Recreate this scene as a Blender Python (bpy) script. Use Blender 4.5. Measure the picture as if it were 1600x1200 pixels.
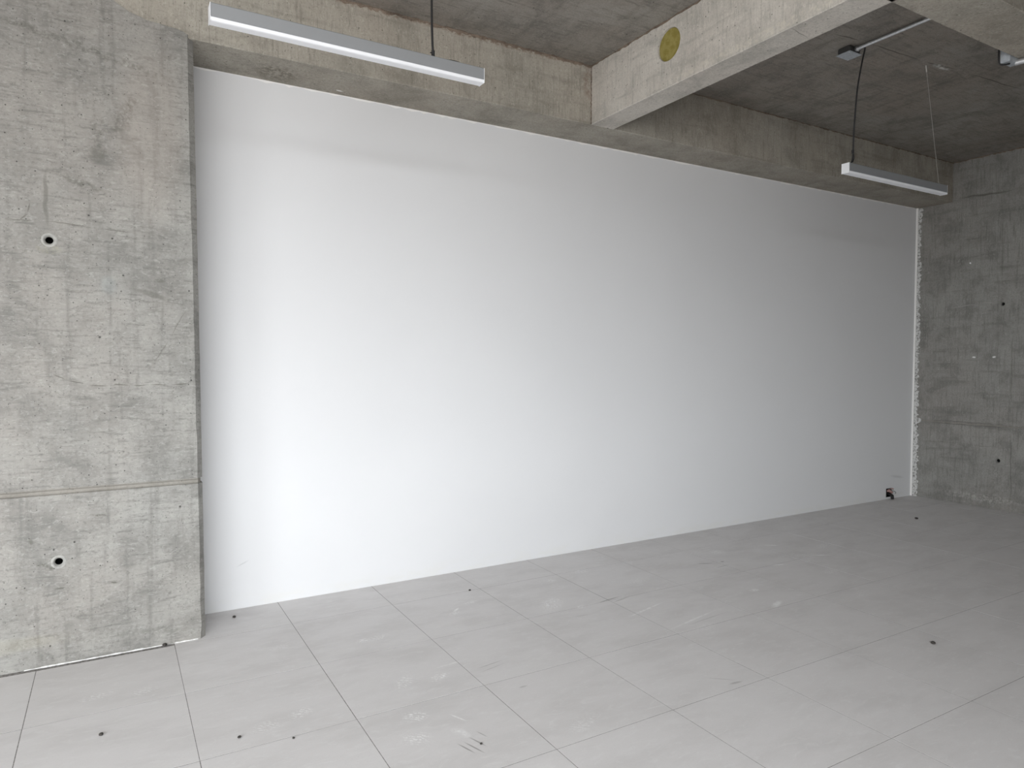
import bpy, bmesh, math, random
from mathutils import Vector, Matrix
random.seed(7)
C = bpy.context.scene
for o in list(bpy.data.objects): bpy.data.objects.remove(o)
COL = C.collection

# ---------------------------------------------------------------- camera
F, RX, RY, RZ = 1075.25, -0.036, 0.0025, -0.5262
CAM = Vector((0.3401, -3.9626, 1.5039))
cz, sz = math.cos(RZ), math.sin(RZ)
fw = Vector((math.sin(-RZ)*math.cos(RX), math.cos(RZ)*math.cos(RX), math.sin(RX)))
rt = Vector((cz, sz, 0)); up = rt.cross(fw)
r2 = rt*math.cos(RY)+up*math.sin(RY); u2 = -rt*math.sin(RY)+up*math.cos(RY)
cd = bpy.data.cameras.new('camera'); cam = bpy.data.objects.new('camera', cd); COL.objects.link(cam)
cd.sensor_width = 36; cd.lens = F/1600*36; cd.clip_start = .02
M = Matrix((r2, u2, -fw)).transposed().to_4x4(); M.translation = CAM
cam.matrix_world = M
C.camera = cam

# ---------------------------------------------------------------- sky, exposure
C.view_settings.view_transform = 'Standard'; C.view_settings.look = 'None'
C.view_settings.gamma = 1; C.view_settings.use_curve_mapping = False
C.view_settings.exposure = 0.0
W = bpy.data.worlds.new('overcast sky'); C.world = W; W.use_nodes = True
wn = W.node_tree; wn.nodes.clear()
tc = wn.nodes.new('ShaderNodeTexCoord'); sp = wn.nodes.new('ShaderNodeSeparateXYZ')
rp = wn.nodes.new('ShaderNodeValToRGB'); bg = wn.nodes.new('ShaderNodeBackground'); wo = wn.nodes.new('ShaderNodeOutputWorld')
mr = wn.nodes.new('ShaderNodeMapRange'); mr.inputs[1].default_value = -1; mr.inputs[2].default_value = 1
wn.links.new(tc.outputs['Generated'], sp.inputs[0]); wn.links.new(sp.outputs['Z'], mr.inputs[0]); wn.links.new(mr.outputs[0], rp.inputs[0])
e = rp.color_ramp.elements
e[0].position = .49; e[0].color = (.42, .417, .415, 1)
e[1].position = 1.0; e[1].color = (.93, .965, 1.0, 1)
m_ = e.new(.51); m_.color = (.86, .885, .91, 1)
wn.links.new(rp.outputs[0], bg.inputs[0]); wn.links.new(bg.outputs[0], wo.inputs[0])
bg.inputs[1].default_value = 14.3

# dimensions (metres) recovered from the photograph
T = 0.6
YW, YC, ZS, ZC = 0.3963, 0.0288, 3.1677, 3.5768
XR, B1, B2, YN, YN2 = 8.0215, 3.3059, 3.5055, -2.0235, -2.2904
XL, YB = -4.6, -6.1
LWIN = dict(y0=-5.9, y1=-3.7, z0=0.35, z1=3.1)
BWIN = dict(x0=-4.4, x1=1.3, z0=0.75, z1=3.1)

def portal(name, loc, rot, sx, sy):
    l = bpy.data.lights.new(name, 'AREA'); l.shape = 'RECTANGLE'; l.size = sx; l.size_y = sy
    l.cycles.is_portal = True
    o = bpy.data.objects.new(name, l); COL.objects.link(o); o.location = loc; o.rotation_euler = rot
portal('daylight_left', (XL-.1, (LWIN['y0']+LWIN['y1'])/2, 1.725), (0, -math.pi/2, 0), 2.75, LWIN['y1']-LWIN['y0'])
portal('daylight_back', ((BWIN['x0']+BWIN['x1'])/2, YB-.1, 1.925), (math.pi/2, 0, 0), BWIN['x1']-BWIN['x0'], 2.35)

# ---------------------------------------------------------------- node helpers
class NT:
    def __init__(s, name):
        s.m = bpy.data.materials.new(name); s.m.use_nodes = True; s.t = s.m.node_tree
        s.b = s.t.nodes['Principled BSDF']; s.out = s.t.nodes['Material Output']
        s.co = s.n('ShaderNodeTexCoord').outputs['Object']
    def n(s, k, **kw):
        x = s.t.nodes.new(k)
        for a, v in kw.items(): setattr(x, a, v)
        return x
    def set(s, sock, v):
        if isinstance(v, bpy.types.NodeSocket): s.t.links.new(v, sock)
        elif isinstance(v, (tuple, list)) and len(v) == 3 and sock.type == 'RGBA': sock.default_value = (*v, 1)
        else: sock.default_value = v
    def map(s, scale=(1,1,1), loc=(0,0,0), rot=(0,0,0), typ='POINT', src=None):
        x = s.n('ShaderNodeMapping', vector_type=typ)
        s.set(x.inputs['Vector'], src or s.co)
        x.inputs['Location'].default_value = loc; x.inputs['Rotation'].default_value = rot; x.inputs['Scale'].default_value = scale
        return x.outputs[0]
    def noise(s, sc, det=4, rough=.55, vec=None, dist=0.0):
        x = s.n('ShaderNodeTexNoise'); s.set(x.inputs['Vector'], vec or s.co)
        x.inputs['Scale'].default_value = sc; x.inputs['Detail'].default_value = det
        x.inputs['Roughness'].default_value = rough; x.inputs['Distortion'].default_value = dist
        return x.outputs['Fac']
    def vor(s, sc, vec=None, rnd=1.0):
        x = s.n('ShaderNodeTexVoronoi'); s.set(x.inputs['Vector'], vec or s.co)
        x.inputs['Scale'].default_value = sc; x.inputs['Randomness'].default_value = rnd
        return x.outputs['Distance'], x.outputs['Color']
    def rng(s, v, a, b, c=0.0, d=1.0, smooth=True):
        x = s.n('ShaderNodeMapRange', interpolation_type='SMOOTHSTEP' if smooth else 'LINEAR')
        s.set(x.inputs[0], v)
        for i, q in zip((1,2,3,4), (a,b,c,d)): s.set(x.inputs[i], q)
        return x.outputs[0]
    def mth(s, op, a, b=0.0):
        x = s.n('ShaderNodeMath', operation=op); s.set(x.inputs[0], a); s.set(x.inputs[1], b); return x.outputs[0]
    def mix(s, f, a, b, mode='MIX'):
        x = s.n('ShaderNodeMix', data_type='RGBA', blend_type=mode)
        s.set(x.inputs[0], f); s.set(x.inputs[6], a); s.set(x.inputs[7], b); return x.outputs[2]
    def bump(s, h, st=.3, dist=.01):
        x = s.n('ShaderNodeBump'); s.set(x.inputs['Height'], h)
        x.inputs['Strength'].default_value = st; x.inputs['Distance'].default_value = dist
        s.t.links.new(x.outputs[0], s.b.inputs['Normal'])
    def fin(s, col, rough=.8, spec=.3):
        s.set(s.b.inputs['Base Color'], col); s.set(s.b.inputs['Roughness'], rough)
        s.b.inputs['Specular IOR Level'].default_value = spec
        return s.m
    def ellipse(s, loc, rot, size, soft=.35, src=None):
        """soft edged ellipsoid mask, size = half axes"""
        v = s.map(size, loc, rot, 'TEXTURE', src)
        l = s.n('ShaderNodeVectorMath', operation='LENGTH'); s.set(l.inputs[0], v)
        return s.rng(l.outputs['Value'], 1.0, 1.0-soft, 0, 1)

def plain(name, col, rough=.5, metal=0.0, spec=.5, noise=0.0):
    t = NT(name)
    c = col
    if noise:
        n = t.noise(60, 3)
        c = t.mix(t.rng(n, .3, .7), tuple(x*(1-noise) for x in col), tuple(min(1, x*(1+noise)) for x in col))
    t.b.inputs['Metallic'].default_value = metal
    return t.fin(c, rough, spec)

def concrete(name, light, dark, warm, streak='h', grain=1.0, marks=(), joints=()):
    """streak: 'h' wall with horizontal board grain, 'v' vertical runs, 'x'/'y' ceiling grain"""
    t = NT(name)
    big = t.noise(1.1, 5, .6, t.map((1,1,1), (3.1,1.7,.4)))
    mid = t.noise(4.5, 6, .65, t.map((1,1,1), (9.1,2.7,5.4)), .4)
    st = {'h': (3,3,22), 'v': (22,22,1.6), 'x': (2.2,16,4), 'y': (16,2.2,4)}[streak]
    s1 = t.noise(2.6, 7, .7, t.map(st))
    st2 = {'h': (14,14,1.0), 'v': (1.5,1.5,12), 'x': (9,2,3), 'y': (2,9,3)}[streak]
    s2 = t.noise(1.3, 5, .6, t.map(st2, (5,5,5)))
    fine = t.noise(85, 6, .72)
    fib = t.noise(30, 5, .7, t.map((1, 1, 2.2) if streak == 'h' else (2.2, 2.2, 1), (1, 8, 2)), 1.2)
    c = t.mix(t.rng(big, .35, .68), light, warm)
    dark = tuple(x*.86 for x in dark)
    bd = t.noise(2.4, 4, .6, t.map((1,1,1), (31,17,4)), .6)
    c = t.mix(t.mth('MULTIPLY', t.rng(bd, .45, .72), .42*grain), c, dark)
    c = t.mix(t.mth('MULTIPLY', t.rng(mid, .44, .70), .6*grain), c, dark)
    c = t.mix(t.mth('MULTIPLY', t.rng(s1, .49, .70), .68*grain), c, dark)
    c = t.mix(t.mth('MULTIPLY', t.rng(s2, .5, .74), .6*grain), c, dark)
    pale = tuple(min(1, x*1.28) for x in light)
    c = t.mix(t.mth('MULTIPLY', t.rng(fib, .5, .7), .55*grain), c, pale)
    c = t.mix(t.mth('MULTIPLY', t.rng(fine, .50, .68), .6*grain), c, dark)
    # sparse dark worms and smudges
    w = t.noise(7, 8, .75, t.map((1,1,1.5), (20,3,7)), 1.5)
    c = t.mix(t.mth('MULTIPLY', t.rng(w, .63, .72), .55*grain), c, tuple(x*.62 for x in dark))
    # bug holes
    holes = 0.0
    for sc, thr, keep, off in ((11, .060, .55, 0), (26, .10, .60, 4.3), (5, .036, .40, 9.7), (60, .16, .80, 2.1)):
        d, vc = t.vor(sc, t.map((1,1,1), (off, off*2, off)))
        sx = t.n('ShaderNodeSeparateXYZ'); t.set(sx.inputs[0], vc)
        k = t.mth('MULTIPLY', t.rng(d, thr, thr*.55), t.rng(sx.outputs['X'], keep, keep+.02))
        holes = k if holes == 0.0 else t.mth('MAXIMUM', holes, k)
    h = t.mth('ADD', t.mth('MULTIPLY', fine, .35), t.mth('MULTIPLY', s1, .5))
    h = t.mth('SUBTRACT', h, t.mth('MULTIPLY', holes, 1.4))
    c = t.mix(t.mth('MULTIPLY', holes, .8), c, tuple(x*.25 for x in dark))
    wob = t.n('ShaderNodeVectorMath', operation='MULTIPLY_ADD')
    nz = t.n('ShaderNodeTexNoise'); nz.inputs['Scale'].default_value = 9; nz.inputs['Detail'].default_value = 4
    t.set(nz.inputs['Vector'], t.co)
    t.set(wob.inputs[0], nz.outputs['Color']); wob.inputs[1].default_value = (.03,.03,.03); t.set(wob.inputs[2], t.map((1,1,1), (-.015,-.015,-.015)))
    for kind, loc, rot, size, amt, col in marks:
        e = t.ellipse(loc, rot, size, .6, wob.outputs[0])
        if kind == 'rough': e = t.mth('MULTIPLY', e, t.rng(t.noise(38, 5, .7), .42, .6))
        c = t.mix(t.mth('MULTIPLY', e, amt), c, col)
    t.bump(h, .5, .007)
    return t.fin(c, .88, .2)

# ---------------------------------------------------------------- mesh helpers
def mesh_obj(name, bm, mat, parent=None, smooth=False):
    me = bpy.data.meshes.new(name); bmesh.ops.recalc_face_normals(bm, faces=bm.faces); bm.to_mesh(me); bm.free()
    if smooth:
        for p in me.polygons: p.use_smooth = True
    if mat: me.materials.append(mat)
    o = bpy.data.objects.new(name, me); COL.objects.link(o)
    if parent: o.parent = parent
    return o
def tag(o, label=None, cat=None, group=None, kind=None):
    for k, v in (('label', label), ('category', cat), ('group', group), ('kind', kind)):
        if v: o[k] = v
    return o
def empty(name, loc=(0,0,0)):
    o = bpy.data.objects.new(name, None); COL.objects.link(o); o.location = loc; o.empty_display_size = .05; return o
def box(bm, x0, x1, y0, y1, z0, z1, bev=0.0, seg=1):
    r = bmesh.ops.create_cube(bm, size=1)
    bmesh.ops.scale(bm, vec=(x1-x0, y1-y0, z1-z0), verts=r['verts'])
    bmesh.ops.translate(bm, vec=((x0+x1)/2, (y0+y1)/2, (z0+z1)/2), verts=r['verts'])
    if bev:
        es = list({e for v in r['verts'] for e in v.link_edges})
        bmesh.ops.bevel(bm, geom=es, offset=bev, segments=seg, affect='EDGES', profile=.5)
def cyl(bm, p, q, r, seg=16, r1=None):
    p, q = Vector(p), Vector(q); d = q-p
    m = Matrix.Translation((p+q)/2) @ d.to_track_quat('Z', 'Y').to_matrix().to_4x4()
    bmesh.ops.create_cone(bm, cap_ends=True, segments=seg, radius1=r, radius2=r if r1 is None else r1, depth=d.length, matrix=m)
def tube(bm, pts, r, seg=8):
    pts = [Vector(p) for p in pts]; rings = []
    for i, p in enumerate(pts):
        d = (pts[min(i+1, len(pts)-1)]-pts[max(i-1, 0)]).normalized()
        a = d.orthogonal().normalized() if i == 0 else (a - d*a.dot(d)).normalized()
        b = d.cross(a)
        rings.append([bm.verts.new(p + (a*math.cos(t)+b*math.sin(t))*r) for t in [2*math.pi*k/seg for k in range(seg)]])
    for A, B in zip(rings, rings[1:]):
        for k in range(seg): bm.faces.new((A[k], A[(k+1)%seg], B[(k+1)%seg], B[k]))
    bm.faces.new(rings[0][::-1]); bm.faces.new(rings[-1])
def spline(ctrl, n=10):
    P = [Vector(p) for p in ctrl]; P = [P[0]*2-P[1]] + P + [P[-1]*2-P[-2]]; out = []
    for i in range(1, len(P)-2):
        a, b, c, d = P[i-1:i+3]
        for k in range(n):
            t = k/n; out.append(.5*((2*b)+(c-a)*t+(2*a-5*b+4*c-d)*t*t+(3*b-a-3*c+d)*t**3))
    return out+[P[-2]]
def drill(o, cutters):
    """cut holes with a boolean, evaluated at once"""
    bm = bmesh.new()
    for f in cutters: f(bm)
    c = mesh_obj('cutter', bm, None)
    md = o.modifiers.new('cut', 'BOOLEAN'); md.operation = 'DIFFERENCE'; md.solver = 'EXACT'; md.object = c; md.use_self = True
    dg = bpy.context.evaluated_depsgraph_get(); me = bpy.data.meshes.new_from_object(o.evaluated_get(dg))
    o.modifiers.clear(); o.data = me; me.name = o.name
    bpy.data.objects.remove(c)

# ---------------------------------------------------------------- materials
PI = math.pi
def ln(ax, a, b, w):   # a thin crack between two points of a wall plane; returns loc, rot, half sizes
    a, b = Vector(a), Vector(b); d = b-a; m = (a+b)/2
    L = d.length/2
    if ax == 'y':   # wall in XZ
        return (m.x, m.y, m.z), (0, -math.atan2(d.z, d.x), 0), (L, .1, w)
    if ax == 'x':   # wall in YZ
        return (m.x, m.y, m.z), (math.atan2(d.z, d.y), 0, 0), (.1, L, w)
    return (m.x, m.y, m.z), (0, 0, math.atan2(d.y, d.x)), (L, w, .1)
DK = (.12,.115,.10); PL = (.66,.65,.62)
def crack(ax, pts, w, amt, col=DK): return [('line', *ln(ax, a, b, w), amt, col) for a, b in zip(pts, pts[1:])]
lw = []
lw += crack('y', [(-.5,YC,2.148), (-.1,YC,2.148), (.05,YC,2.157), (.281,YC,2.146), (.45,YC,2.135)], .004, .55)
lw += crack('y', [(-.03,YC,2.15), (.005,YC,2.19), (.015,YC,2.24)], .004, .6)
lw += crack('y', [(.09,YC,1.435), (.15,YC,1.395), (.23,YC,1.375), (.33,YC,1.37), (.42,YC,1.362), (.5,YC,1.372), (.6,YC,1.368), (.7,YC,1.372)], .0035, .7)
lw += crack('y', [(.515,YC,1.47), (.60,YC,1.60), (.69,YC,1.775)], .004, .4)
lw += [('soft', (.08,YC,2.27), (0,0,0), (.012,.1,.17), .45, DK),
       ('rough', (.42,YC,2.72), (0,.5,0), (.05,.1,.17), .6, DK), ('rough', (.30,YC,2.60), (0,0,0), (.05,.1,.14), .4, DK),
       ('soft', (.29,YC,2.5), (0,.4,0), (.05,.1,.06), .4, DK), ('rough', (.22,YC,2.36), (0,.35,0), (.13,.1,.025), .5, DK),
       ('soft', (.52,YC,1.83), (0,.3,0), (.11,.1,.02), .45, DK), ('soft', (.56,YC,1.9), (0,0,0), (.035,.1,.012), .5, DK),
       ('soft', (.33,YC,1.87), (0,0,0), (.05,.1,.06), .3, (.27,.30,.30)),
       ('rough', (.045,YC,.49), (0,.6,0), (.055,.1,.02), .8, DK), ('soft', (-.01,YC,.62), (0,0,0), (.012,.1,.02), .6, DK),
       ('rough', (.09,YC,2.03), (0,0,0), (.07,.1,.035), .5, (.36,.35,.27)),
       ('rough', (.27,YC,.72), (0,.1,0), (.04,.1,.008), .9, DK), ('soft', (.10,YC,.375), (0,0,0), (.03,.1,.006), .7, DK),
       ('soft', (.33,YC,.37), (0,.3,0), (.02,.1,.006), .7, DK), ('rough', (.45,YC,.09), (0,.1,0), (.3,.1,.02), .6, (.2,.2,.18)),
       ('soft', (-.15,YC,.13), (0,0,0), (.35,.1,.05), .14, (.42,.38,.26)),
       ('soft', (.53,YC,2.66), (0,0,0), (.2,.1,.6), .22, (.44,.38,.33)),
       ('rough', (.2,YC,3.02), (0,.2,0), (.6,.1,.03), .5, DK)]
con_wall = concrete('concrete_light_board_marked', (.335,.33,.309), (.188,.184,.172), (.318,.302,.278), 'h', 1.0, lw)
bm_marks = [('rough', (.93,YC,3.215), (0,0,0), (.09,.1,.03), .8, (.45,.42,.36))]
bm_marks += crack('y', [(3.033,YC,3.17), (3.035,YC,3.29)], .003, .8) + crack('y', [(5.92,YC,3.17), (5.92,YC,3.5)], .006, .5, (.5,.47,.42))
bm_marks += [('rough', (2.4,YC,3.572), (0,0,0), (1.6,.1,.028), .8, (.16,.10,.065)), ('rough', (B1,YC,3.45), (0,0,0), (.1,.1,.16), .6, (.2,.13,.1))]
bm_marks += [('soft', (1.587,.331,ZS), (0,0,.1), (.03,.012,.1), .95, (.8,.8,.78)), ('rough', (1.2,.25,ZS), (0,0,0), (.16,.14,.1), .6, (.10,.09,.07))]
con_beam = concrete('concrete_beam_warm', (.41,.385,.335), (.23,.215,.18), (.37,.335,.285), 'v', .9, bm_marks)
xb = [('rough', (B1,-.75,3.422), (0,0,0), (.1,.12,.12), .4, (.2,.19,.16)), ('soft', (3.40,-1.61,ZS), (0,0,.15), (.11,.004,.1), .6, DK),
      ('rough', (B1,-1.6,3.2), (0,0,0), (.1,1.2,.03), .6, (.62,.58,.5))]
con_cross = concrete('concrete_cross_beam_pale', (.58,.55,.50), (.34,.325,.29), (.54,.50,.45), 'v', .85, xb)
cl = crack('z', [(3.8,-.98,ZC), (4.03,-1.031,ZC), (4.325,-1.135,ZC), (4.6,-1.17,ZC), (5.222,-1.195,ZC), (5.618,-1.245,ZC), (6.5,-1.3,ZC)], .007, .75, (.08,.07,.06))
cl += [('rough', (5.45,-1.21,ZC), (0,0,0), (.12,.03,.1), .8, PL)]
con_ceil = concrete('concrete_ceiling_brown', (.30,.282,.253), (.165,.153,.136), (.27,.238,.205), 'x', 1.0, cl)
rw = crack('x', [(XR,.3,.624), (XR,-.04,.63)], .003, .6) + crack('x', [(XR,-.16,.62), (XR,-.55,.635)], .003, .5)
rw += crack('x', [(XR,-.59,0), (XR,-.57,.8)], .006, .6) + crack('x', [(XR,-.565,.87), (XR,-.56,1.9)], .006, .45) + crack('x', [(XR,-.46,2.1), (XR,-.44,3.1)], .008, .4)
rw += crack('x', [(XR,.05,2.05), (XR,-.25,2.09), (XR,-.45,2.08)], .006, .45, (.42,.41,.39)) + crack('x', [(XR,.04,3.2), (XR,-.6,3.17)], .012, .6, (.1,.095,.085))
rw += crack('x', [(XR,-3,.829), (XR,-1.5,.829), (XR,-.6,.829), (XR,.34,.829)], .0035, .7) + crack('x', [(XR,-3,.861), (XR,-1.5,.861), (XR,-.6,.861), (XR,.34,.861)], .004, .75)  # not cracks: shade of the joint groove painted as dark edge lines
rw += [('soft', (XR,-.156,2.509), (0,0,0), (.1,.012,.012), 1, (.9,.9,.9)), ('soft', (XR,-.216,1.537), (0,0,0), (.1,.022,.012), .9, (.8,.8,.8)),
       ('soft', (XR,-.399,1.54), (0,0,0), (.1,.022,.012), .9, (.8,.8,.8)), ('rough', (XR,-.3,.1), (0,0,0), (.1,.5,.05), .5, (.5,.48,.45))]
con_right = concrete('concrete_right_wall_grey', (.315,.311,.292), (.178,.174,.162), (.293,.28,.26), 'v', 1.0, rw)
con_plain = concrete('concrete_unseen_walls', (.42,.41,.385), (.26,.25,.23), (.40,.38,.35), 'h', .8)

def white_wall():
    t = NT('white_roller_paint')
    n = t.noise(130, 3); v = t.noise(1.0, 3, .5, t.map((.8,.8,.8)))
    c = t.mix(t.rng(v, .35, .7), (.745,.75,.76), (.765,.77,.78))
    sx = t.n('ShaderNodeSeparateXYZ'); t.set(sx.inputs[0], t.co)
    low = t.mth('MULTIPLY', t.rng(sx.outputs['Z'], .12, .02), t.rng(t.noise(5, 5, .6, t.map((1,1,3))), .4, .65))
    c = t.mix(t.mth('MULTIPLY', low, .6), c, (.74,.74,.72))
    for loc, rot, size, a in (((7.75,YW,.23), (0,.15,0), (.16,.1,.02), .3), ((1.0,YW,.27), (0,-.4,0), (.05,.1,.006), .3)):
        c = t.mix(t.mth('MULTIPLY', t.ellipse(loc, rot, size, .8), a), c, (.35,.35,.36))
    t.bump(t.mth('ADD', t.mth('MULTIPLY', n, .3), low), .10, .003)
    return t.fin(c, .6, .3)
m_white = white_wall()

def tile_mat():
    t = NT('porcelain_tile_greige')
    oi = t.n('ShaderNodeObjectInfo')
    geo = t.n('ShaderNodeNewGeometry'); pos = geo.outputs['Position']; t.co = pos
    base = t.mix(oi.outputs['Random'], (.70,.682,.678), (.715,.698,.695))
    a = t.noise(2.3, 5, .6, t.map((1,2.2,1), src=pos)); b = t.noise(12, 6, .7, t.map((1,2.5,1), src=pos), .8)
    c = t.mix(t.mth('MULTIPLY', t.rng(a, .4, .7), .6), base, (.61,.592,.585))
    c = t.mix(t.mth('MULTIPLY', t.rng(b, .5, .7), .55), c, (.76,.75,.745))
    c = t.mix(t.mth('MULTIPLY', t.rng(t.noise(160, 3, .6, pos), .55, .75), .15), c, (.35,.34,.33))
    dust = (.92,.915,.91); dirt = (.27,.26,.25)
    tread = t.n('ShaderNodeTexWave'); tread.bands_direction = 'DIAGONAL'; tread.inputs['Scale'].default_value = 26; tread.inputs['Distortion'].default_value = 7; tread.inputs['Detail'].default_value = 2
    t.set(tread.inputs['Vector'], pos)
    spk = t.rng(t.noise(70, 4, .7, pos), .44, .58)
    tr = t.mth('MULTIPLY', t.rng(tread.outputs['Fac'], .25, .6), spk)
    blob = t.mth('ADD', t.mth('MULTIPLY', t.rng(t.noise(22, 5, .7, pos), .35, .6), .8), .1)
    steps = [(.266,-.432,.3,.10,.045,.35), (.441,-.484,.2,.08,.045,.35), (1.475,-.43,.1,.05,.035,.8), (1.56,-.43,.2,.07,.04,.5), (1.07,-.30,.2,.08,.04,.3), (1.01,-1.03,.35,.075,.045,.55),
             (.86,-1.07,.2,.08,.05,.4), (1.49,-.99,.9,.11,.05,.55), (1.655,-1.02,.35,.08,.04,.7), (1.42,-1.30,-.3,.07,.055,.7), (1.36,-1.46,-.3,.08,.06,.5),
             (2.236,-.2,.3,.07,.03,.6), (2.07,-.31,.6,.06,.03,.5), (2.66,-.47,.8,.16,.085,.75), (2.78,-.60,.3,.05,.03,.6), (2.895,-.09,0,.06,.05,.5), (3.2,-.03,0,.10,.06,.5),
             (4.408,-.16,0,.09,.07,.6), (4.92,-.55,-.3,.13,.05,.5), (4.75,-.9,.4,.12,.06,.45), (3.4,-.4,0,.12,.07,.35), (5.3,-.45,.3,.14,.05,.4), (5.8,-.8,0,.14,.06,.35), (6.2,-.4,.5,.12,.06,.35),
             (4.5,-1.3,.4,.14,.06,.3), (2.0,-1.7,.4,.12,.05,.3), (.9,-1.5,1.2,.1,.05,.35), (3.2,-1.2,.2,.12,.05,.35)]
    blobs = [(3.943,-.913,.0,.05,.03,.9), (3.86,-1.16,.4,.10,.03,.75), (4.94,-.235,-.6,.07,.025,1), (5.05,-.62,-.5,.10,.018,.8), (4.55,-.62,-.3,.08,.02,.7),
             (1.573,-1.40,-1.15,.06,.007,.8), (1.53,-1.51,-1.2,.06,.03,.9), (3.1,-.83,.25,.22,.012,.6), (3.23,-1.09,.2,.3,.012,.5), (2.1,-.27,.7,.05,.012,.7), (1.75,-.92,.1,.09,.01,.4)]
    darks = [(3.01,-.585,.12,.12,.008,.9), (3.08,-.62,.2,.10,.006,.7), (4.10,-.33,-.4,.08,.008,.9), (4.25,-.36,0,.02,.012,.9), (4.17,-.44,.1,.10,.006,.5), (1.50,-1.62,-1.25,.06,.005,.9), (1.53,-1.63,-1.25,.07,.005,.9), (1.56,-1.60,-1.25,.06,.005,.8),
             (1.60,-1.56,-1.25,.04,.004,.6), (1.93,-1.02,.15,.10,.005,.5), (1.92,-1.06,.2,.09,.004,.4), (2.83,-1.76,-.1,.05,.012,.5), (2.80,-1.70,-.7,.09,.006,.3), (2.70,-.72,-.2,.06,.005,.4), (1.95,-1.3,0,.03,.01,.4), (3.3,-1.12,.1,.2,.006,.35)]
    for lst, tex, col in ((steps, tr, dust), (blobs, blob, dust), (darks, None, dirt)):
        for x, y, r, a_, b_, amt in lst:
            e = t.mth('MULTIPLY', t.ellipse((x,y,0), (0,0,r), (a_,b_,.1), .7, pos), min(1, amt*(1.5 if tex is not None else .9)))
            if tex is not None: e = t.mth('MULTIPLY', e, tex)
            c = t.mix(e, c, col)
    t.bump(t.noise(220, 3, .6, pos), .06, .001)
    r = t.rng(a, .3, .7, .60, .75)
    return t.fin(c, r, .35)
m_tile = tile_mat()
m_grout = plain('grout_grey', (.25,.24,.23), .9, spec=.1, noise=.4)
m_plaster = NT('rough_white_plaster')
_n = m_plaster.noise(45, 6, .75); m_plaster.bump(_n, .6, .01)
m_plaster = m_plaster.fin(m_plaster.mix(m_plaster.rng(_n, .47, .6), (.66,.66,.65), (.24,.235,.22)), .85, .2)
m_bead = plain('white_corner_filler', (.90,.89,.87), .5)
m_caulk = plain('white_caulk', (.75,.745,.73), .7, noise=.15)
m_joint = concrete('concrete_joint_strip', (.31,.295,.265), (.2,.19,.165), (.30,.28,.25), 'h', .6)
m_dark = plain('dark_void', (.012,.012,.012), .95, spec=.05)
m_collar = plain('tie_hole_mortar_rim', (.36,.356,.335), .85, spec=.2, noise=.12)
m_foam = NT('mustard_foam_plug')
_n = m_foam.noise(26, 5, .6); m_foam = m_foam.fin(m_foam.mix(m_foam.rng(_n, .35, .65), (.24,.20,.055), (.31,.265,.09)), .9, .1)
m_alu = plain('anodised_aluminium_profile', (.29,.30,.31), .45, .2)
m_diff = plain('opal_diffuser', (.86,.87,.90), .45, spec=.4)
m_cap = plain('white_end_cap', (.82,.83,.85), .5)
m_cable = plain('black_rubber_cable', (.012,.012,.013), .55)
m_wire = plain('steel_suspension_wire', (.5,.48,.45), .4, .8)
m_galv = plain('galvanised_steel', (.62,.63,.64), .38, .75, noise=.1)
m_cover = plain('zinc_box_cover', (.42,.45,.48), .5, .3, noise=.1)
m_boxd = plain('box_body_shade_black', (.05,.05,.05), .7)  # near-black puts the shadow gap above the box cover into the colour
m_pink = plain('pale_pink_conduit', (.36,.22,.20), .6)
m_crumb = plain('dark_mortar_crumb', (.05,.045,.04), .9, noise=.3)

# ---------------------------------------------------------------- floor and tiles
b = bmesh.new(); box(b, XL-.2, XR+.2, YB-.2, YW+.2, -.20, -.0005)
floor = tag(mesh_obj('floor', b, m_grout), kind='structure')
G = .0032
b = bmesh.new(); box(b, G/2, T-G/2, -T+G/2, -G/2, -.009, 0)
tile_me = bpy.data.meshes.new('tile'); b.to_mesh(tile_me); b.free(); tile_me.materials.append(m_tile)
def put_tile(x, y, me):
    o = bpy.data.objects.new('tile', me); COL.objects.link(o); o.parent = floor
    o.location = (x, y, random.uniform(-.0001, .0002)); o.rotation_euler = (random.uniform(-.0002,.0002), random.uniform(-.0002,.0002), random.uniform(-.0010,.0010))
def part_tile(x0, x1, y0, y1):
    b = bmesh.new(); box(b, x0+G/2, x1-G/2, y0+G/2, y1-G/2, -.009, 0)
    o = mesh_obj('tile', b, m_tile, floor)
ix0 = -8
for i in range(ix0, 13):
    for j in range(0, 11): put_tile(i*T, -j*T, tile_me)
for i in range(1, 14):                                   # cut tiles along the back wall
    part_tile(max(i*T, .60), min((i+1)*T, XR), 0, YW)
for j in range(0, 11): part_tile(13*T, XR, -(j+1)*T, -j*T)   # slivers along the right wall

# ---------------------------------------------------------------- walls
b = bmesh.new(); box(b, .4, XR+.2, YW, YW+.25, -.1, 3.4)
wall_back = tag(mesh_obj('wall_back', b, m_white), kind='structure')
# thin irregular line of fresh paint where the white wall meets the soffit
b = bmesh.new(); x = .74; prev = None
while x < XR-.03:
    d = random.choice([.004,.006,.008,.012]) if random.random() < .85 else .016
    vs = [b.verts.new(p) for p in ((x, YW-.001, ZS-d), (x, YW-.005, ZS-.001))]
    if prev: b.faces.new((prev[0], vs[0], vs[1], prev[1]))
    prev = vs; x += random.uniform(.02,.07)
mesh_obj('paint_edge', b, m_bead, wall_back)
b = bmesh.new(); tube(b, spline([(XR-.010, YW-.006, 0.0), (XR-.012, YW-.007, .9), (XR-.009, YW-.006, 2.0), (XR-.014, YW-.006, ZS)], 6), .011, 10)
mesh_obj('corner_filler', b, m_bead, wall_back)

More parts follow.
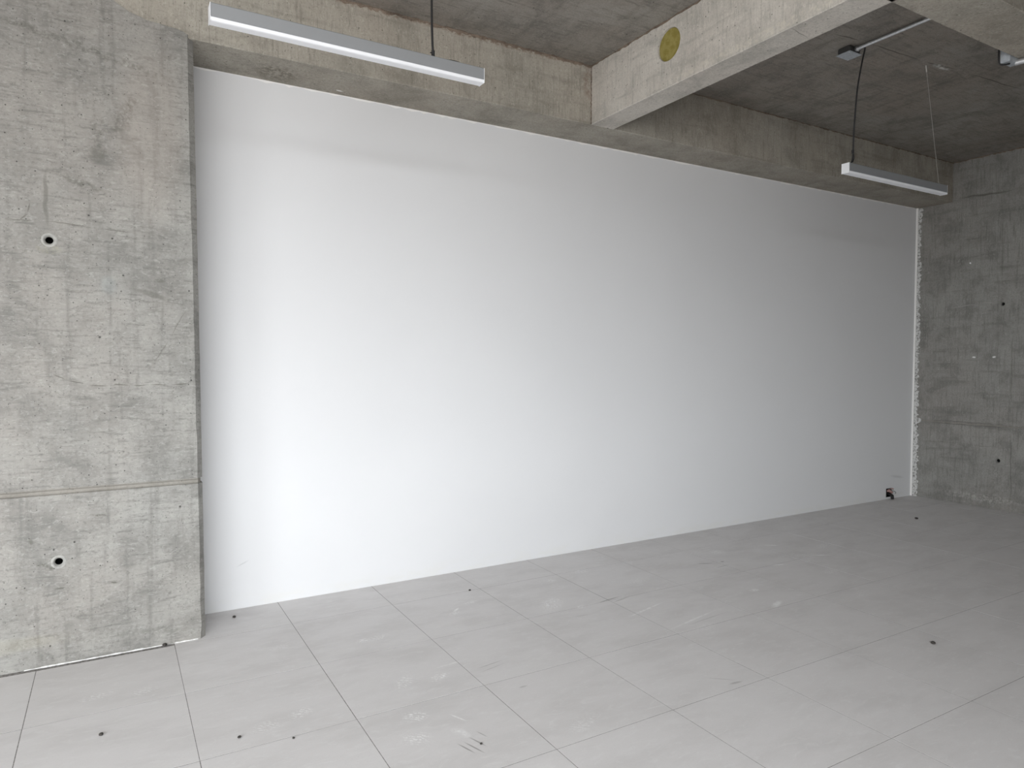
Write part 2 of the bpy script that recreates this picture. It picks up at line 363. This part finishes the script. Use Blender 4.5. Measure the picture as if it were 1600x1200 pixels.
def slab(z0, z1, top_rag=0.0, bot_rag=0.0):
    """front concrete panel of the left wall with its chamfered, slightly ragged right edge"""
    bm = bmesh.new(); n = max(2, int((z1-z0)/.07)); rows = []
    for k in range(n+1):
        z = z0+(z1-z0)*k/n
        f = z/3.17
        xf = .732-.030*f+random.uniform(-.0022,.0022); xs = .7545-.0215*f*(.8+.2*f)+random.uniform(-.0008,.0008)
        if k == 0: xf -= .003
        dz = 0
        rows.append([(XL, YC, z), (xf, YC, z), (xs, YC+.03, z), (xs-.012, YW+.05, z), (XL, YW+.05, z)])
    R_ = [[bm.verts.new(p) for p in r] for r in rows]
    for A, B in zip(R_, R_[1:]):
        for k in range(5): bm.faces.new((A[k], A[(k+1)%5], B[(k+1)%5], B[k]))
    bm.faces.new(R_[0][::-1]); bm.faces.new(R_[-1])
    return bm
def tie_cut(c, ax, deep=.11, r0=.025, r1=.0165):
    def f(bm):
        c_ = Vector(c); d = Vector((0,1,0)) if ax == 'y' else Vector((1,0,0))
        cyl(bm, c_-d*.004, c_+d*.012, r0*1.05, 28, r1)
        cyl(bm, c_+d*.010, c_+d*deep, r1*.98, 28)
    return f
b = bmesh.new(); box(b, XL-.2, .70, YC+.02, YW+.2, -.1, ZS+.03)
wall_left = tag(mesh_obj('wall_left', b, con_wall), kind='structure')
# rough upper edge of the lift against the beam
b = bmesh.new(); pts = [(XL,3.184), (XL,3.55), (.05,3.52), (.2,3.40), (.29,3.33), (.37,3.276), (.409,3.252), (.44,3.235), (.478,3.224), (.52,3.212), (.578,3.209), (.62,3.203), (.652,3.202), (.69,3.193), (.702,3.184)]
F_ = [b.verts.new((x, YC+.0001, z)) for x, z in pts]; K_ = [b.verts.new((x, YC+.02, z+.003)) for x, z in pts]
b.faces.new(F_)
for k in range(len(pts)): b.faces.new((F_[k], F_[(k+1)%len(pts)], K_[(k+1)%len(pts)], K_[k]))
mesh_obj('casting_lip', b, con_wall, wall_left)
GZ0, GZ1 = .838, .868
up_p = mesh_obj('concrete_panel', slab(GZ1, 3.185), con_wall, wall_left)
lo_p = mesh_obj('concrete_panel', slab(0, GZ0), con_wall, wall_left)
drill(up_p, [tie_cut((.088,YC,2.07), 'y')]); drill(lo_p, [tie_cut((.099,YC,.508), 'y')])
drill(wall_left, [lambda bm: cyl(bm, (.088,YC-.05,2.07), (.088,YC+.15,2.07), .03, 20), lambda bm: cyl(bm, (.099,YC-.05,.508), (.099,YC+.15,.508), .03, 20)])
for c in ((.088,YC,2.07), (.099,YC,.508)):
    # mortar rim around the hole; near-black lining paints in the hole's inner darkness
    b = bmesh.new(); N = 32; rings = []
    for r, d in ((.034,.0005), (.030,-.0025), (.025,-.003), (.021,.002), (.0165,.012)):
        rings.append([b.verts.new((c[0]+math.cos(2*PI*k/N)*r*(1+random.uniform(-.05,.05)), c[1]+d, c[2]+math.sin(2*PI*k/N)*r)) for k in range(N)])
    for A, B in zip(rings, rings[1:]):
        for k in range(N): b.faces.new((A[k], A[(k+1)%N], B[(k+1)%N], B[k]))
    rim = mesh_obj('tie_hole_rim', b, m_collar, wall_left, True)
    b = bmesh.new(); N = 24
    ring = [[b.verts.new((c[0]+math.cos(2*PI*k/N)*.0158, c[1]+d, c[2]+math.sin(2*PI*k/N)*.0158)) for k in range(N)] for d in (.011,.10)]
    for k in range(N): b.faces.new((ring[0][k], ring[0][(k+1)%N], ring[1][(k+1)%N], ring[1][k]))
    b.faces.new(ring[1]); mesh_obj('hole_dark_lining', b, m_dark, rim)
# joint between the two lifts: a shallow groove with a rounded mortar strip in it
b = bmesh.new(); prof = [(.010,GZ0-.001), (.0075,GZ0+.003), (.0035,GZ0+.008), (.002,GZ0+.014), (.004,GZ0+.020), (.010,GZ0+.024), (.0105,GZ1+.001)]
A = [b.verts.new((XL, YC+d, z)) for d, z in prof]; Bv = [b.verts.new((.726, YC+d, z)) for d, z in prof]; Cv = [b.verts.new((.741, YC+.03+d*.6, z)) for d, z in prof]
for P, Q in ((A, Bv), (Bv, Cv)):
    for k in range(len(prof)-1): b.faces.new((P[k], Q[k], Q[k+1], P[k+1]))
mesh_obj('joint_strip', b, m_joint, wall_left)
# white caulk line where the wall meets the tiles
b = bmesh.new(); x = -.05; prev = None
while x < .725:
    w = random.uniform(.003,.0065) if not .55 < x < .60 else .0012
    p = [(x, YC-w, .0004), (x, YC-w*.6, w*.9), (x, YC+.001, w*1.1)]
    vs = [b.verts.new(q) for q in p]
    if prev:
        for k in range(2): b.faces.new((prev[k], vs[k], vs[k+1], prev[k+1]))
    prev = vs; x += random.uniform(.01,.03)
mesh_obj('caulk_line', b, m_caulk, wall_left)

b = bmesh.new(); box(b, XR, XR+.25, YB-.2, YW+.2, -.1, ZC+.2)
wall_right = tag(mesh_obj('wall_right', b, con_right), kind='structure')
drill(wall_right, [tie_cut((XR,-.468,2.066), 'x', r0=.019, r1=.0165), tie_cut((XR,-.462,.496), 'x'),
                   lambda bm: box(bm, XR-.05, XR+.008, YB+.5, YW-.045, .834, .856), lambda bm: box(bm, XR-.05, XR+.010, YB+.5, YN, 3.183, 3.196)])
for c in ((XR,-.468,2.066), (XR,-.462,.496)):
    b = bmesh.new(); cyl(b, (XR+.02,c[1],c[2]), (XR+.105,c[1],c[2]), .0155, 20); mesh_obj('tie_hole_dark_plug', b, m_dark, wall_right)  # near-black plug stands for the darkness inside the hole
b = bmesh.new(); box(b, XR-.0005, XR+.009, YB+.5, YW-.05, .840, .848); mesh_obj('joint_strip', b, m_joint, wall_right)
# ragged plaster overspill beside the white wall
b = bmesh.new(); z = 0.0; prev = None
while z < ZS:
    base = .050 if z > .7 else .062
    if .83 < z < .87: base = .085
    w = base + random.uniform(-.016,.018) - (.006 if z > 2 else 0) + (.012 if z > 3.0 else 0)
    z_ = z
    p = [(XR-.0035, YW+.001, z_), (XR-.0035, YW-w+.006, z_), (XR+.0003, YW-w, z_)]
    vs = [b.verts.new(q) for q in p]
    if prev:
        for k in range(2): b.faces.new((prev[k], vs[k], vs[k+1], prev[k+1]))
    prev = vs; z += random.uniform(.008,.028)
mesh_obj('plaster_overspill', b, m_plaster, wall_right)

def wall_with_opening(name, ax, pos, lo, hi, w0, w1, z0, z1, thick):
    b = bmesh.new()
    def bx(a0, a1, c0, c1):
        if ax == 'x': box(b, pos-thick, pos, a0, a1, c0, c1)
        else: box(b, a0, a1, pos-thick, pos, c0, c1)
    bx(lo, w0, -.1, ZC+.2); bx(w1, hi, -.1, ZC+.2); bx(w0, w1, -.1, z0); bx(w0, w1, z1, ZC+.2)
    return tag(mesh_obj(name, b, con_plain), kind='structure')
wall_with_opening('wall_side', 'x', XL, YB-.2, YC+.02, LWIN['y0'], LWIN['y1'], LWIN['z0'], LWIN['z1'], .2)
wall_with_opening('wall_front', 'y', YB, XL, XR, BWIN['x0'], BWIN['x1'], BWIN['z0'], BWIN['z1'], .2)

# ---------------------------------------------------------------- ceiling and beams
b = bmesh.new(); box(b, XL-.2, XR+.2, YB-.2, YW+.3, ZC, ZC+.2)
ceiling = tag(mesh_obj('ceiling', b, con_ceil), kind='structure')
def rag_edge(x0, x1, y0, y1, z0, z1): 
    b = bmesh.new(); box(b, x0, x1, y0, y1, z0, z1, .004, 1); return b
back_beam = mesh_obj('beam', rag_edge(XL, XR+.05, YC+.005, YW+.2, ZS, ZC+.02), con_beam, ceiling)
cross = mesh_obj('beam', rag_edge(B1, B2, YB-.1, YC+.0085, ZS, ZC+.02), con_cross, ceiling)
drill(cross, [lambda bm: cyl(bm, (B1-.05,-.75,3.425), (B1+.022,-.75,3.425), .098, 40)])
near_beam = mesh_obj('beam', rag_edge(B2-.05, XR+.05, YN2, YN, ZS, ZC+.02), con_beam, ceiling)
b = bmesh.new(); cyl(b, (B1+.010,-.75,3.425), (B1+.03,-.75,3.425), .0975, 40)
bmesh.ops.bevel(b, geom=[e for e in b.edges if len(e.link_faces) == 2 and e.calc_face_angle() > 1], offset=.004, segments=2, affect='EDGES')
tag(mesh_obj('sleeve_plug', b, m_foam, ceiling), label='round mustard yellow plug in the side of the cross beam')

m_seam = concrete('brown_casting_seam', (.20,.155,.12), (.09,.07,.055), (.24,.19,.15), 'h', 1.0)
def seam(name, p, q, out, down, w, parent, n=90):
    b = bmesh.new(); p, q, out, down = map(Vector, (p, q, out, down)); prev = None
    for k in range(n+1):
        c = p.lerp(q, k/n); a1 = w*random.uniform(.15,1.0); a2 = w*random.uniform(.2,1.15)
        vs = [b.verts.new(v) for v in (c+out*a1+down*.0006, c+out*.005*random.random()+down*.006*random.random()+out*.001+down*.001, c+down*a2+out*.0006)]
        if prev:
            for i in range(2): b.faces.new((prev[i], vs[i], vs[i+1], prev[i+1]))
        prev = vs
    return mesh_obj(name, b, m_seam, parent)
seam('casting_seam', (XL,YC+.005,ZC), (B1,YC+.005,ZC), (0,-1,0), (0,0,-1), .019, ceiling, 330)
seam('casting_seam', (B1,YB,ZC), (B1,YC,ZC), (-1,0,0), (0,0,-1), .012, ceiling, 200)
seam('casting_seam', (B2,YC+.005,ZC), (XR,YC+.005,ZC), (0,-1,0), (0,0,-1), .010, ceiling, 180)
seam('casting_seam', (XR,YN,ZC), (XR,YC,ZC), (-1,0,0), (0,0,-1), .014, ceiling, 90)
seam('casting_seam', (B1,YC+.005,ZS+.003), (B1,YC+.005,ZC), (0,-1,0), (-1,0,0), .008, ceiling, 40)

# ---------------------------------------------------------------- linear lights
def linear_light(x0, y, zb, label, cable_pts, wire_pts, tie_pt, L=1.2):
    """zb = lower edge of the aluminium sides; profile 60 mm wide, 55 mm deep, opal diffuser below"""
    t = empty('linear_light', (x0+L/2, y, zb))
    tag(t, label, 'lamp', 'suspended linear lights'); ox, oy, oz = t.location
    h, w = .055, .029
    b = bmesh.new()      # aluminium channel, open downwards
    prof = [(-w,0), (-w,h-.003), (-w+.003,h), (w-.003,h), (w,h-.003), (w,0), (w-.002,0), (w-.002,h-.006), (-w+.002,h-.006), (-w+.002,0)]
    P = [[b.verts.new((s, py, pz)) for py, pz in prof] for s in (-L/2+.003, L/2-.003)]
    for k in range(len(prof)): b.faces.new((P[0][k], P[0][(k+1)%10], P[1][(k+1)%10], P[1][k]))
    b.faces.new(P[0][::-1]); b.faces.new(P[1])
    mesh_obj('profile', b, m_alu, t)
    b = bmesh.new()      # diffuser with rounded shoulders
    dp = [(-w+.0025,.004), (-w+.0005,-.001), (-w+.001,-.007), (-w+.004,-.0115), (-w+.010,-.0135), (w-.010,-.0135), (w-.004,-.0115), (w-.001,-.007), (w-.0005,-.001), (w-.0025,.004)]
    P = [[b.verts.new((s, py, pz)) for py, pz in dp] for s in (-L/2+.002, L/2-.002)]
    for k in range(len(dp)): b.faces.new((P[0][k], P[0][(k+1)%10], P[1][(k+1)%10], P[1][k]))
    b.faces.new(P[0][::-1]); b.faces.new(P[1])
    mesh_obj('diffuser', b, m_diff, t)
    for s in (-1, 1):
        b = bmesh.new(); xa = s*(L/2-.001)
        box(b, min(xa-s*.001, xa+s*.0015), max(xa-s*.001, xa+s*.0015), -w, w, -.0136, h, .0006)
        mesh_obj('end_cap', b, m_cap, t)
    loc = lambda P: [(p[0]-ox, p[1]-oy, p[2]-oz) for p in P]
    b = bmesh.new(); tube(b, spline(loc(cable_pts), 12), .0052, 8); mesh_obj('power_cable', b, m_cable, t, True)
    b = bmesh.new(); p = loc([tie_pt])[0]
    cyl(b, (p[0],p[1],p[2]-.012), (p[0],p[1],p[2]+.012), .008, 10); cyl(b, (p[0]-.016,p[1]-.002,p[2]), (p[0],p[1]-.002,p[2]), .0025, 6)
    mesh_obj('cable_tie', b, m_cable, t)
    for W_ in wire_pts:
        a, c = loc(W_); d = (Vector(c)-Vector(a)).normalized()
        b = bmesh.new(); cyl(b, a, c, .0013, 6); wr = mesh_obj('suspension_wire', b, m_wire, t)
        b = bmesh.new(); cyl(b, (a[0],a[1],h-.002), (a[0],a[1],h+.012), .005, 10); mesh_obj('wire_gripper', b, m_wire, wr)
        b = bmesh.new(); cyl(b, Vector(c)-d*.045, c, .0045, 10); mesh_obj('ceiling_anchor', b, m_wire, wr)
    return t
zt = ZC-.0006
l1 = linear_light(.689, -1.001, 2.828, 'grey linear light with a white diffuser hung before the left end of the white wall',
    [(1.80,-1.0,2.884), (1.755,-1.0,2.893), (1.70,-1.0,2.890), (1.66,-1.0,2.884), (1.637,-1.005,2.90), (1.630,-1.006,3.0), (1.629,-1.004,3.2), (1.634,-1.0,zt-.02), (1.634,-1.0,zt-.001)],
    [((.928,-1.0,2.883), (.928,-1.0,zt)), ((1.637,-.994,2.883), (1.640,-.994,zt))], (1.636,-1.003,2.905))
l2 = linear_light(4.622, -1.044, 2.771, 'linear light hung in the dark right-hand bay, seen from its white end cap',
    [(4.675,-1.044,2.828), (4.690,-1.050,2.87), (4.676,-1.065,3.05), (4.662,-1.092,3.3), (4.66,-1.125,3.48), (4.657,-1.142,3.54), (4.645,-1.150,3.553), (4.632,-1.150,3.555)],
    [((5.757,-1.044,2.826), (5.322,-1.17,zt))], (4.688,-1.052,2.91))
b = bmesh.new(); tube(b, spline([(4.690-5.222,-.006,.142), (4.705-5.222,-.006,.11), (4.70-5.222,-.004,.08), (4.685-5.222,0,.058)], 8), .003, 6)
mesh_obj('power_cable', b, m_cable, l2, True)
for lx in ((4.692,-1.044),):
    b = bmesh.new(); cyl(b, (lx[0]-5.222, 0, .053), (lx[0]-5.222, 0, .068), .006, 10); mesh_obj('gland', b, m_wire, l2)

# ---------------------------------------------------------------- junction boxes and conduits
jb = empty('junction_box', (4.617,-1.057,ZC))
tag(jb, 'square electrical box with a pale cover on the ceiling above the right-hand light', 'junction box')
b = bmesh.new(); box(b, -.058, .058, -.046, .046, -.043, 0, .012, 3); mesh_obj('box_body', b, m_boxd, jb)
b = bmesh.new(); box(b, -.064, .064, -.051, .051, -.0475, -.043, .001); cv = mesh_obj('cover', b, m_cover, jb)
cv.rotation_euler = (0,0,.0)
for sx_, sy_ in ((-1,-1), (1,1)):
    b = bmesh.new(); cyl(b, (sx_*.050, sy_*.038, -.0500), (sx_*.050, sy_*.038, -.047), .0045, 10); mesh_obj('screw', b, m_galv, cv)
b = bmesh.new(); cyl(b, (.004,-.075,-.020), (.004,-.046,-.020), .0145, 16); cyl(b, (.004,-.060,-.020), (.004,-.054,-.020), .018, 6)
cyl(b, (.004,-.066,-.020), (.004,-.066,-.040), .0045, 8)
mesh_obj('connector', b, m_galv, jb)
b = bmesh.new(); cyl(b, (.028,-.055,-.022), (.028,-.04,-.022), .010, 12); mesh_obj('cable_gland', b, m_boxd, jb)
b = bmesh.new(); cyl(b, (4.621,-1.125,ZC-.020), (4.618,YN+.0,ZC-.020), .0115, 16)
tag(mesh_obj('conduit', b, m_galv), 'thin straight steel conduit running along the ceiling from the electrical box', 'conduit')

jb2 = empty('junction_box', (4.655, YN, 3.16))
tag(jb2, 'grey metal box behind the near beam at the right edge, partly hidden', 'junction box')
b = bmesh.new(); box(b, -.048, .052, .0, .045, -.018, .055, .002); mesh_obj('box_body', b, m_cover, jb2)
b = bmesh.new(); box(b, -.052, -.0482, -.001, .047, -.021, .057, .0008); mesh_obj('cover', b, m_cover, jb2)
b = bmesh.new(); tube(b, spline([(-.054,.052,.10), (-.055,.053,.04), (-.054,.052,-.005), (-.048,.046,-.024), (-.030,.030,-.026), (-.012,.018,-.022)], 6), .0045, 8); mesh_obj('cable_loop', b, m_cable, jb2, True)
b = bmesh.new(); cyl(b, (.028,.008,-.012), (.044,-.070,-.012), .0155, 18); cyl(b, (.037,-.035,-.012), (.040,-.050,-.012), .020, 6); cyl(b, (.040,-.052,-.012), (.040,-.052,-.040), .005, 8)
mesh_obj('connector', b, m_galv, jb2)
b = bmesh.new(); cyl(b, (4.695,YN-.050,3.149), (4.80,YN2-.6,3.149), .0125, 16)
tag(mesh_obj('conduit', b, m_galv), 'shiny steel conduit passing under the near beam at the right edge', 'conduit')

# ---------------------------------------------------------------- open wiring outlet at the foot of the white wall
X0 = 7.595
drill(wall_back, [lambda bm: box(bm, X0-.042, X0+.042, YW-.05, YW+.05, .028, .112)])
wo_ = empty('wiring_outlet', (X0, YW, .0))
tag(wo_, 'small open black wiring outlet with loose cables low on the white wall, far corner', 'outlet')
b = bmesh.new()
for a in ((-.046,-.040,.024,.116), (.040,.046,.024,.116), (-.046,.046,.024,.030), (-.046,.046,.110,.116)): box(b, a[0], a[1], -.006, .045, a[2], a[3])
box(b, -.046, .046, .042, .046, .024, .116)
mesh_obj('back_box', b, m_dark, wo_)
b = bmesh.new(); tube(b, spline([(-.030,.02,.085), (-.012,-.018,.092), (.010,-.026,.078), (.030,-.018,.072), (.038,.01,.075)], 6), .013, 10); mesh_obj('flexible_conduit', b, m_pink, wo_, True)
b = bmesh.new(); tube(b, spline([(.02,.02,.10), (.034,-.012,.112), (.045,-.03,.108)], 6), .006, 8); mesh_obj('flexible_conduit', b, m_pink, wo_, True)
for pts in ([(-.02,.02,.06), (-.014,-.03,.05), (-.010,-.040,.02), (-.014,-.045,.006)], [(.005,.02,.06), (.008,-.034,.045), (.006,-.040,.02), (.012,-.048,.006)],
            [(.03,.02,.06), (.024,-.03,.048), (.027,-.038,.03), (.022,-.042,.006)], [(.03,.01,.09), (.055,-.03,.085), (.07,-.04,.070), (.062,-.04,.058)]):
    b = bmesh.new(); tube(b, spline(pts, 6), .0065 if pts[-1][2] < .05 else .002, 8); mesh_obj('loose_cable', b, m_cable, wo_, True)

# ---------------------------------------------------------------- crumbs lying on the tiles
crumbs = [(.929,.258,.011,'dark crumb on the tile in the shaded recess beside the concrete wall end'),
          (.554,.018,.013,'dark crumb against the foot of the concrete wall, left of its corner'),
          (.278,-.812,.010,'dark crumb on the tile at the lower left of the photo'),
          (.753,-1.106,.008,'small dark crumb near the bottom edge, right of the leftmost long joint'),
          (.938,-1.218,.006,'tiny dark crumb near the bottom edge, just below a shoe print'),
          (6.907,-.293,.017,'dark lump on the far tiles in front of the wiring outlet'),
          (4.084,-1.973,.013,'dark crumb alone on the right-hand tiles'),
          (1.563,-1.624,.006,'tiny dark speck beside the scuffed white streak at the bottom'),
          (2.326,-.004,.009,'dark crumb on the tile joint below the middle of the white wall')]
for x, y, r, lab in crumbs:
    b = bmesh.new(); bmesh.ops.create_icosphere(b, subdivisions=2, radius=r)
    for v in b.verts: v.co = Vector((v.co.x*random.uniform(.75,1.15), v.co.y*random.uniform(.7,1.0), max(-.45*r, v.co.z*.6)+random.uniform(-.04,.04)*r))
    zmin = min(v.co.z for v in b.verts)
    o = mesh_obj('mortar_crumb', b, m_crumb); o.location = (x, y, -zmin+.0002); o.rotation_euler = (0,0,random.uniform(0,6))
    tag(o, lab, 'debris', 'crumbs on the tiled floor')
